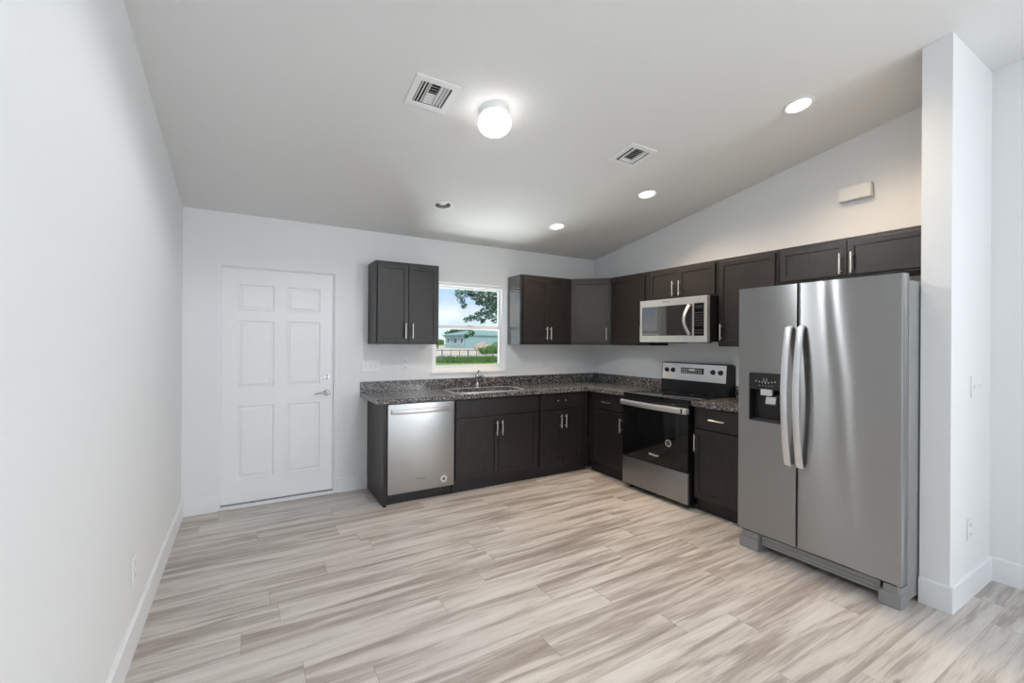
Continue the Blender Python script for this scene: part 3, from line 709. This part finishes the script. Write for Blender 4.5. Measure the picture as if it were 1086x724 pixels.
# dispenser
bm = NB()
bx(bm, hx0, hx1, fd + .060, fd + .068, hz0, hz1); bx(bm, hx0, hx0 + .004, fd - .002, fd + .06, hz0, hz1); bx(bm, hx1 - .004, hx1, fd - .002, fd + .06, hz0, hz1)
bx(bm, hx0, hx1, fd - .002, fd + .06, hz0, hz0 + .006); bx(bm, hx0, hx1, fd - .003, fd + .06, 1.095, hz1, .002)
disp = obj('dispenser', bm, M['blackplastic'], dl_)
bm = NB(); holed(bm, rrect(hx0 - .003, hx1 + .003, hz0 - .004, hz1 + .003, .014, 4), [rrect(hx0 + .001, hx1 - .001, hz0 + .001, hz1 - .001, .012, 4)], fd - .004, fd + .002, ZX); obj('dispenser_rim', bm, M['darkgrey'], disp)
bm = NB(); bx(bm, .158, .232, fd - .008, fd + .02, 1.058, 1.098, .003); obj('ice_button', bm, M['handle_steel'], disp)
bm = NB(); prism(bm, [(fd + .050, 1.055), (fd + .010, 1.050), (fd + .000, 1.005), (fd + .012, .996), (fd + .05, 1.01)], .186, .252, YZ); obj('paddle', bm, M['bright_steel'], disp)
bm = NB(); bx(bm, .10, .275, fd + .004, fd + .055, hz0 + .006, hz0 + .012); obj('drip_tray', bm, M['darkgrey'], disp)
bm = NB()
for i in range(7):
    x = .125 + i * .021; z = 1.140 + .010 * abs(i - 3) / 3
    bx(bm, x - .004, x + .004, fd - .0036, fd - .0028, z - .003, z + .003)
for i in range(5): bx(bm, .145 + i * .021, .151 + i * .021, fd - .0036, fd - .0028, 1.120, 1.123)
bx(bm, .176, .178, fd - .0036, fd - .0028, 1.150, 1.172); bx(bm, .196, .198, fd - .0036, fd - .0028, 1.150, 1.172); bx(bm, .176, .198, fd - .0036, fd - .0028, 1.150, 1.152)
obj('dispenser_marks', bm, M['print'], disp)
obj('logo', text_bm('Whirlpool', .019, T(.790, fd - .0004, 1.704) @ FRONT, True), M['greyprint'], dr_)
# base grille and feet
bm = NB(); bx(bm, .14, fw - .11, fd + .050, fd + .065, .040, .105)
for k in range(2): bx(bm, .14, fw - .11, fd + .046, fd + .052, .048 + k * .022, .058 + k * .022)
obj('base_grille', bm, M['greymetal'], r)
for x0, x1 in ((.006, .138), (.802, .902)):
    bm = NB(); bx(bm, x0, x1, fd + .008, fd + .12, .001, .078, .004); bx(bm, x0 + .02, x1, fd + .015, fd + .09, .078, .118, .003); 
    cyl(bm, (x0 + (.02 if x0 < .1 else .085), fd + .02, .078), (x0 + (.02 if x0 < .1 else .085), fd + .02, .131), .008)
    obj('foot', bm, M['greymetal'], r)

# ------------------------------------------------------------------ wall plates
def outlet(loc, rz, label):
    r = thing('wall_outlet', label, 'outlet', loc, rz)
    bm = NB(); bx(bm, -.036, .036, -.006, -.0, -.058, .058, .0025); obj('cover_plate', bm, M['plastic'], r)
    for z in (-.026, .026):
        bm = NB(); bx(bm, -.017, .017, -.0085, -.005, z - .015, z + .015, .003); s = obj('socket', bm, M['plastic'], r)
        bm = NB(); bx(bm, -.008, -.0055, -.009, -.0083, z - .004, z + .006); bx(bm, .0055, .008, -.009, -.0083, z - .004, z + .006); cyl(bm, (0, -.0083, z - .009), (0, -.009, z - .009), .0025, seg=8); obj('slots', bm, M['slotgrey'], s)
    return r
def switch(loc, rz, label, n_):
    r = thing('light_switch', label, 'switch', loc, rz)
    wd = .046 * n_ + .026
    bm = NB(); bx(bm, -wd / 2, wd / 2, -.006, 0, -.058, .058, .0025); obj('cover_plate', bm, M['plastic'], r)
    for i in range(n_):
        x = (i - (n_ - 1) / 2) * .046
        bm = NB(); bx(bm, x - .005, x + .005, -.014, -.004, -.004, .014, .002); bx(bm, x - .008, x + .008, -.0075, -.005, -.014, .014, .001); obj('toggle', bm, M['plastic'], r)
    return r
switch((1.455, 0, 1.160), 0, 'triple white light switch right of the entry door', 3)
outlet((1.792, 0, 1.174), 0, 'white outlet on the back wall left of the window', )
outlet((3.491, 0, 1.160), 0, 'white outlet on the back wall right of the window')
outlet((W, -.505, 1.180), RZ, 'white outlet on the right wall above the corner counter')
outlet((0, -1.750, .358), PI / 2, 'white outlet low on the left wall')
switch((3.975, SY1, 1.164), 0, 'triple white light switch on the stub wall', 3)
outlet((3.88, SY1, .378), 0, 'white outlet low on the stub wall')
# chime box high on the right wall
r = thing('door_chime', 'small white box high on the right wall above the fridge', 'chime', (W, -2.868, 2.500), RZ)
bm = NB(); holed(bm, rrect(-.1, .1, -.052, -.004, .002, 2), [rrect(-.085 + .062 * i, -.045 + .062 * i, -.040, -.016, .004, 2) for i in range(3)], -.050, -.044)
bx(bm, -.1, .1, -.052, -.048, -.048, .050, .001); bx(bm, -.1, -.096, -.05, 0, -.048, .05); bx(bm, .096, .1, -.05, 0, -.048, .05); bx(bm, -.1, .1, -.05, 0, .046, .05); bx(bm, -.1, .1, -.006, 0, -.048, .05)
obj('cover', bm, M['plastic'], r)
bm = NB(); bx(bm, -.094, .094, -.046, -.008, -.040, -.036); obj('sound_box', bm, M['darkgrey'], r)

# ------------------------------------------------------------------ ceiling fixtures (local: z+ into the ceiling)
CR = (-LEAN, 0, 0)
def cpos(x, y): return (x, y, zc(y))
# air registers
def vent(x, y, label, horiz):
    r = thing('ceiling_vent', label, 'air vent', cpos(x, y), rot=CR)
    bm = NB(); O = .126; I = .088
    holed(bm, [(-O, -O), (O, -O), (O, O), (-O, O)], [[(-I, -I), (I, -I), (I, I), (-I, I)]], -.008, -.001)
    oe = [e for e in bm.edges if all(abs(v.co.z + .008) < 1e-5 and max(abs(v.co.x), abs(v.co.y)) > O - .001 for v in e.verts)]
    bmesh.ops.bevel(bm, geom=oe, offset=.006, segments=2, profile=.5, affect='EDGES')
    obj('frame', bm, M['plastic'], r)
    bm = NB(); bx(bm, -I - .004, I + .004, -I - .004, I + .004, .045, .049)
    for a in (-1, 1): bx(bm, a * (I + .002) - .001, a * (I + .002) + .001, -I - .004, I + .004, 0, .047); bx(bm, -I - .004, I + .004, a * (I + .002) - .001, a * (I + .002) + .001, 0, .047)
    obj('duct_box', bm, M['duct'], r)
    def sl(a, c, ln, c2, along_y, ang):
        b2 = NB(); bx(b2, -ln / 2, ln / 2, -.0065, .0065, -.0006, .0006)
        m_ = T(a, c, .004) @ (Matrix.Rotation(PI / 2, 4, 'Z') if along_y else Matrix.Identity(4)) @ Matrix.Rotation(math.radians(ang), 4, 'X')
        bmesh.ops.transform(b2, matrix=m_, verts=b2.verts); obj('slat', b2, M['plastic'], r)
    if horiz:          # three-way register: long slats left and right, short ones between
        for i in range(3): sl(-.074 + i * .018, 0, 2 * I, 0, True, -35)
        for i in range(3): sl(.040 + i * .018, 0, 2 * I, 0, True, 35)
        for i in range(8): sl(.0, .078 - i * .0222, .054, 0, False, (38 if i > 3 else -38))
        for a in (-.029, .029): b2 = NB(); bx(b2, a - .001, a + .001, -I, I, -.006, .010); obj('divider', b2, M['plastic'], r)
    else:
        for i in range(2): sl(-.074 + i * .018, 0, 2 * I, 0, True, -35)
        for i in range(2): sl(.060 + i * .018, 0, 2 * I, 0, True, 35)
        for i in range(9): sl(.0, .080 - i * .020, .094, 0, False, (36 if i > 1 else -38))
        for a in (-.050, .050): b2 = NB(); bx(b2, a - .001, a + .001, -I, I, -.006, .010); obj('divider', b2, M['plastic'], r)
    return r
vent(*VENTS[0], 'square white air vent left of the globe light', True)
vent(*VENTS[1], 'square white air vent nearer the right-hand downlights', False)
# globe ceiling light
r = thing('globe_ceiling_light', 'round white globe light glowing in the middle of the ceiling', 'ceiling light', cpos(1.692, -2.024), rot=CR)
bm = NB(); lathe(bm, [(0, 0), (.086, 0), (.086, -.042), (.080, -.046), (0, -.046)], 40); obj('base', bm, M['plastic'], r, True)
bm = NB(); lathe(bm, [(.070, -.045), (.086, -.055), (.096, -.072), (.099, -.090), (.094, -.110), (.080, -.128), (.056, -.141), (.028, -.147), (0, -.148)], 40); obj('globe_shade', bm, M['globe'], r, True)
lamp('globe_lamp', 'SPOT', (0, 0, -.15), (0, 0, 0), GLOBE_LAMP, (0.93, 0.965, 1.0), r, spot_size=math.radians(176), spot_blend=0.25, shadow_soft_size=0.09)
# recessed downlights
def ring_bm(): return lathe(NB(), [(.068, .0), (.088, .0), (.090, -.003), (.084, -.007), (.070, -.006), (.066, -.002), (.066, .010), (.068, .0)], 40)
def downlight(i, label):
    r = thing('recessed_downlight', label, 'downlight', cpos(*CANS[i]), rot=CR, group='lit recessed ceiling downlights')
    obj('trim_ring', ring_bm(), M['plastic'], r, True)
    obj('lens', lathe(NB(), [(0, -.001), (.045, -.0005), (.0665, .003), (.0665, .008), (0, .008)], 32), M['lens'], r, True)
    lamp('downlight_lamp', 'SPOT', (0, 0, -.010), (0, 0, 0), KITCHEN_LAMP, WARM, r, spot_size=math.radians(150), spot_blend=0.9, shadow_soft_size=0.06)
    return r
d0 = downlight(1, 'lit recessed downlight closest to the back wall')
dup(d0, cpos(*CANS[2]), 'lit recessed downlight just below the right-hand air vent')
dup(d0, cpos(*CANS[3]), 'lit recessed downlight above the fridge, largest in view')
r = thing('recessed_downlight', 'unlit recessed downlight with a grey inside, above the window', 'downlight', cpos(*CANS[0]), rot=CR)
obj('trim_ring', ring_bm(), M['plastic'], r, True)
obj('can', lathe(NB(), [(.0665, 0), (.060, .030), (.056, .060), (.0, .061)], 32), M['can'], r, True)
obj('bulb', lathe(NB(), [(0, .008), (.028, .012), (.042, .022), (.044, .032), (.034, .058), (0, .058)], 28), M['bulb'], r, True)

# ------------------------------------------------------------------ outdoors, seen through the window
TH = math.radians(YAW); RO = math.radians(ROLL)
def ray(u, v_):
    a, b_ = u - 546.616, v_ - 362.524
    a, b_ = a * math.cos(RO) + b_ * math.sin(RO), -a * math.sin(RO) + b_ * math.cos(RO)
    return Vector((math.sin(TH) * F_PX + math.cos(TH) * a, math.cos(TH) * F_PX - math.sin(TH) * a, -b_)) / F_PX
def at(u, v_, D): return CAM + ray(u, v_) * D
GZ = -0.2
bm = NB(); bx(bm, -60, 140, 0.3, 220, GZ - .2, GZ); tag(obj('lawn', bm, M['grass']), 'green lawn stretching away outside the window', 'lawn', kind='structure')
bm = NB(); prism(bm, [(-10, 42), (90, 30), (140, 160), (-20, 160)], GZ, GZ + .03); tag(obj('sandy_lot', bm, M['sand']), 'bare sandy lot beyond the wire fence', 'ground', kind='structure')
# house
hl_, hm_, hr_ = at(472.5, 362, 112), at(494, 362, 104), at(548, 362, 120)
def flat(p): return Vector((p.x, p.y, 0))
A, B_, D_ = flat(hl_), flat(hm_), flat(hr_)
E_ = A + (D_ - B_)
r = thing('house', 'teal single-storey house with white-framed windows across the sandy lot', 'house', (B_.x, B_.y, GZ))
ev = 2.95 - GZ; ap = 4.35 - GZ
bm = NB(); pts = [A - B_, B_ - B_, D_ - B_, E_ - B_]
prism(bm, [(p.x, p.y) for p in pts], 0, ev); obj('wall', bm, M['teal'], r)
ctr = sum(pts, Vector()) / 4; ov = [p + (p - ctr).normalized() * .9 for p in pts]
bm = NB(); lo = [bm.verts.new((p.x, p.y, ev - .05)) for p in ov]; lo2 = [bm.verts.new((p.x, p.y, ev + .15)) for p in ov]
m1 = (ov[0] + ov[1]) / 2; m2 = (ov[2] + ov[3]) / 2
k1 = bm.verts.new(((m1 * .72 + m2 * .28).x, (m1 * .72 + m2 * .28).y, ap)); k2 = bm.verts.new(((m1 * .2 + m2 * .8).x, (m1 * .2 + m2 * .8).y, ap))
bm.faces.new(lo)
for i in range(4): bm.faces.new((lo[i], lo[(i + 1) % 4], lo2[(i + 1) % 4], lo2[i]))
bm.faces.new((lo2[0], lo2[1], k1)); bm.faces.new((lo2[1], lo2[2], k2, k1)); bm.faces.new((lo2[2], lo2[3], k2)); bm.faces.new((lo2[3], lo2[0], k1, k2))
obj('roof', bm, M['teal_roof'], r)
ax = (B_ - A).normalized(); nrm = Vector((ax.y, -ax.x, 0))
if nrm.dot(CAM - B_) < 0: nrm = -nrm
Lh = (B_ - A).length
for f, ww in ((.16, .42), (.52, .75), (.83, .42)):
    c_ = A - B_ + ax * Lh * f
    m_ = Matrix(((ax.x, nrm.x, 0, c_.x), (ax.y, nrm.y, 0, c_.y), (0, 0, 1, 0), (0, 0, 0, 1)))
    bm = NB(); bx(bm, -ww - .12, ww + .12, -.03, .06, 1.05, 2.55, mtx=m_); wf = obj('window', bm, M['housewhite'], r)
    bm = NB(); bx(bm, -ww, -.04, .05, .09, 1.2, 2.42, mtx=m_); bx(bm, .04, ww, .05, .09, 1.2, 2.42, mtx=m_); obj('pane', bm, M['housewin'], wf)
# foliage
def leaves(bm, c, rad, n_, size, squash=(1, 1, 1)):
    for _ in range(n_):
        while True:
            v_ = Vector((random.uniform(-1, 1), random.uniform(-1, 1), random.uniform(-1, 1)))
            if v_.length < 1: break
        p = Vector(c) + Vector((v_.x * rad * squash[0], v_.y * rad * squash[1], v_.z * rad * squash[2]))
        a = Vector((random.gauss(0, 1), random.gauss(0, 1), random.gauss(0, 1))).normalized(); b2 = a.orthogonal().normalized()
        s = size * random.uniform(.6, 1.3)
        q = [bm.verts.new(p + a * s), bm.verts.new(p + b2 * s * .45), bm.verts.new(p - a * s), bm.verts.new(p - b2 * s * .45)]
        bm.faces.new(q)
TD = 13.0
r = thing('oak_tree', 'oak tree reaching a leafy branch across the upper window', 'tree', tuple(at(575, 362, TD).to_2d()) + (GZ,))
ro = Vector(r.location)
bm = NB(); base_ = Vector((0, 0, 0))
tube(bm, [(0, 0, 0), (.05, .05, 1.2), (0, .1, 2.4), (.1, .1, 3.8), (.2, 0, 5.0)], [.28, .22, .18, .13, .06], 12)
obj('trunk', bm, M['bark'], r)
def loc_(u, v_, D=TD): return at(u, v_, D) - ro
bm = NB()
tube(bm, [loc_(572, 320), loc_(545, 309), loc_(522, 318), loc_(505, 313), loc_(490, 310)], [.08, .05, .03, .02, .01], 8)
tube(bm, [loc_(545, 309), loc_(528, 325), loc_(512, 333), loc_(498, 338)], [.04, .025, .015, .008], 8)
obj('branch', bm, M['bark'], r)
bm = NB()
clus = [(486, 310, .16, 60), (489, 318, .13, 45), (492, 324, .10, 30), (496, 309, .2, 110), (505, 311, .26, 190), (515, 312, .28, 220), (525, 313, .30, 240), (536, 315, .32, 260),
        (508, 320, .12, 60), (517, 322, .18, 100), (524, 324, .24, 170), (530, 329, .22, 150), (513, 331, .14, 60), (507, 335, .15, 70), (500, 337, .11, 40), (494, 339, .09, 26), (519, 334, .16, 90), (512, 340, .09, 34),
        (525, 339, .12, 40), (533, 338, .14, 60), (545, 320, .4, 300), (495, 356, .08, 30), (500, 353, .10, 40), (560, 305, .7, 700), (575, 290, .9, 900)]
for u, v_, rad, k in clus: leaves(bm, loc_(u, v_), rad * .92, int(k * 1.7), .045)
obj('foliage', bm, M['leafA'], r)
# far trees behind the house
def bush(name, label, cat, u, v_, D, rad, n_, size, m_, squash=(1, 1, .8)):
    p = at(u, v_, D); r = thing(name, label, cat, (p.x, p.y, GZ))
    h = p.z - GZ
    bm = NB(); tube(bm, [(0, 0, 0), (.1, 0, h * .5), (0, 0, h)], [rad * .10, rad * .07, rad * .04], 8); obj('stem', bm, M['bark'], r)
    bm = NB()
    for k in range(9):
        o2 = Vector((random.uniform(-.6, .6) * rad, random.uniform(-.6, .6) * rad, h + random.uniform(-.35, .35) * rad))
        leaves(bm, o2, rad * .55, n_ // 9, size, squash)
    obj('foliage', bm, m_, r)
bush('background_tree', 'dark tree showing above the left end of the house roof', 'tree', 478, 353, 140, 2.6, 1500, .35, M['leafA'])
bush('background_tree', 'dark tree behind the middle of the house roof', 'tree', 492, 352.5, 165, 2.2, 1300, .35, M['leafA'])
bush('bush', 'yellow-green bush left of the house', 'bush', 464, 364, 95, 1.3, 900, .22, M['leafB'])
bush('bush', 'green bush at the right edge of the window view', 'bush', 524, 370, 60, 1.5, 1500, .14, M['leafB'])
bush('bush', 'low green bush beside the rubble pile', 'bush', 515, 372, 56, .9, 900, .11, M['leafB'])
p = at(512, 367, 80); bm = NB(); rb = bmesh.ops.create_icosphere(bm, subdivisions=4, radius=1)
for v_ in rb['verts']:
    s = 1 + .22 * math.sin(v_.co.x * 7 + v_.co.y * 5) * math.cos(v_.co.z * 6 + v_.co.y * 9) + random.uniform(-.04, .04); v_.co = Vector((v_.co.x * 1.5 * s, v_.co.y * 1.6 * s, max(-.02, v_.co.z * 1.5 * s)))
o_ = tag(obj('rubble_pile', bm, M['rubble'], smooth=False), 'heap of tan rubble in front of the house', 'rubble'); o_.location = (p.x, p.y, GZ)
# wire fence
f0, f1 = at(440, 372, 31), at(548, 372, 34)
f0.z = f1.z = GZ
r = thing('wire_fence', 'low wire fence with dark posts across the lawn', 'fence', tuple(f0))
dv = f1 - f0; K = 12
for i in range(K + 1):
    q = dv * (i / K); bm = NB(); cyl(bm, q, q + Vector((0, 0, .95 + (.08 if i % 3 == 0 else 0))), .022 if i % 3 else .045, seg=8); obj('post', bm, M['post'], r)
bm = NB()
for z in (.25, .6, .98): cyl(bm, Vector((0, 0, z)), dv + Vector((0, 0, z)), .012 if z < .9 else .022, seg=6)
obj('wire', bm, M['post'], r)
bm = NB()
for i in range(7000):
    q = f0 + dv * random.uniform(-.2, 1.3); q = q + Vector((random.uniform(-.6, .6), random.uniform(1.0, 9.0), 0)); h = random.uniform(.15, .4)
    a = random.uniform(0, PI); s = .05
    p0 = bm.verts.new(q + Vector((math.cos(a) * s, math.sin(a) * s, 0))); p1 = bm.verts.new(q - Vector((math.cos(a) * s, math.sin(a) * s, 0))); p2 = bm.verts.new(q + Vector((random.uniform(-.1, .1), random.uniform(-.1, .1), h)))
    bm.faces.new((p0, p1, p2))
tag(obj('tall_grass', bm, M['tall_grass']), 'strip of tall dark grass growing along the wire fence', 'grass', kind='stuff')
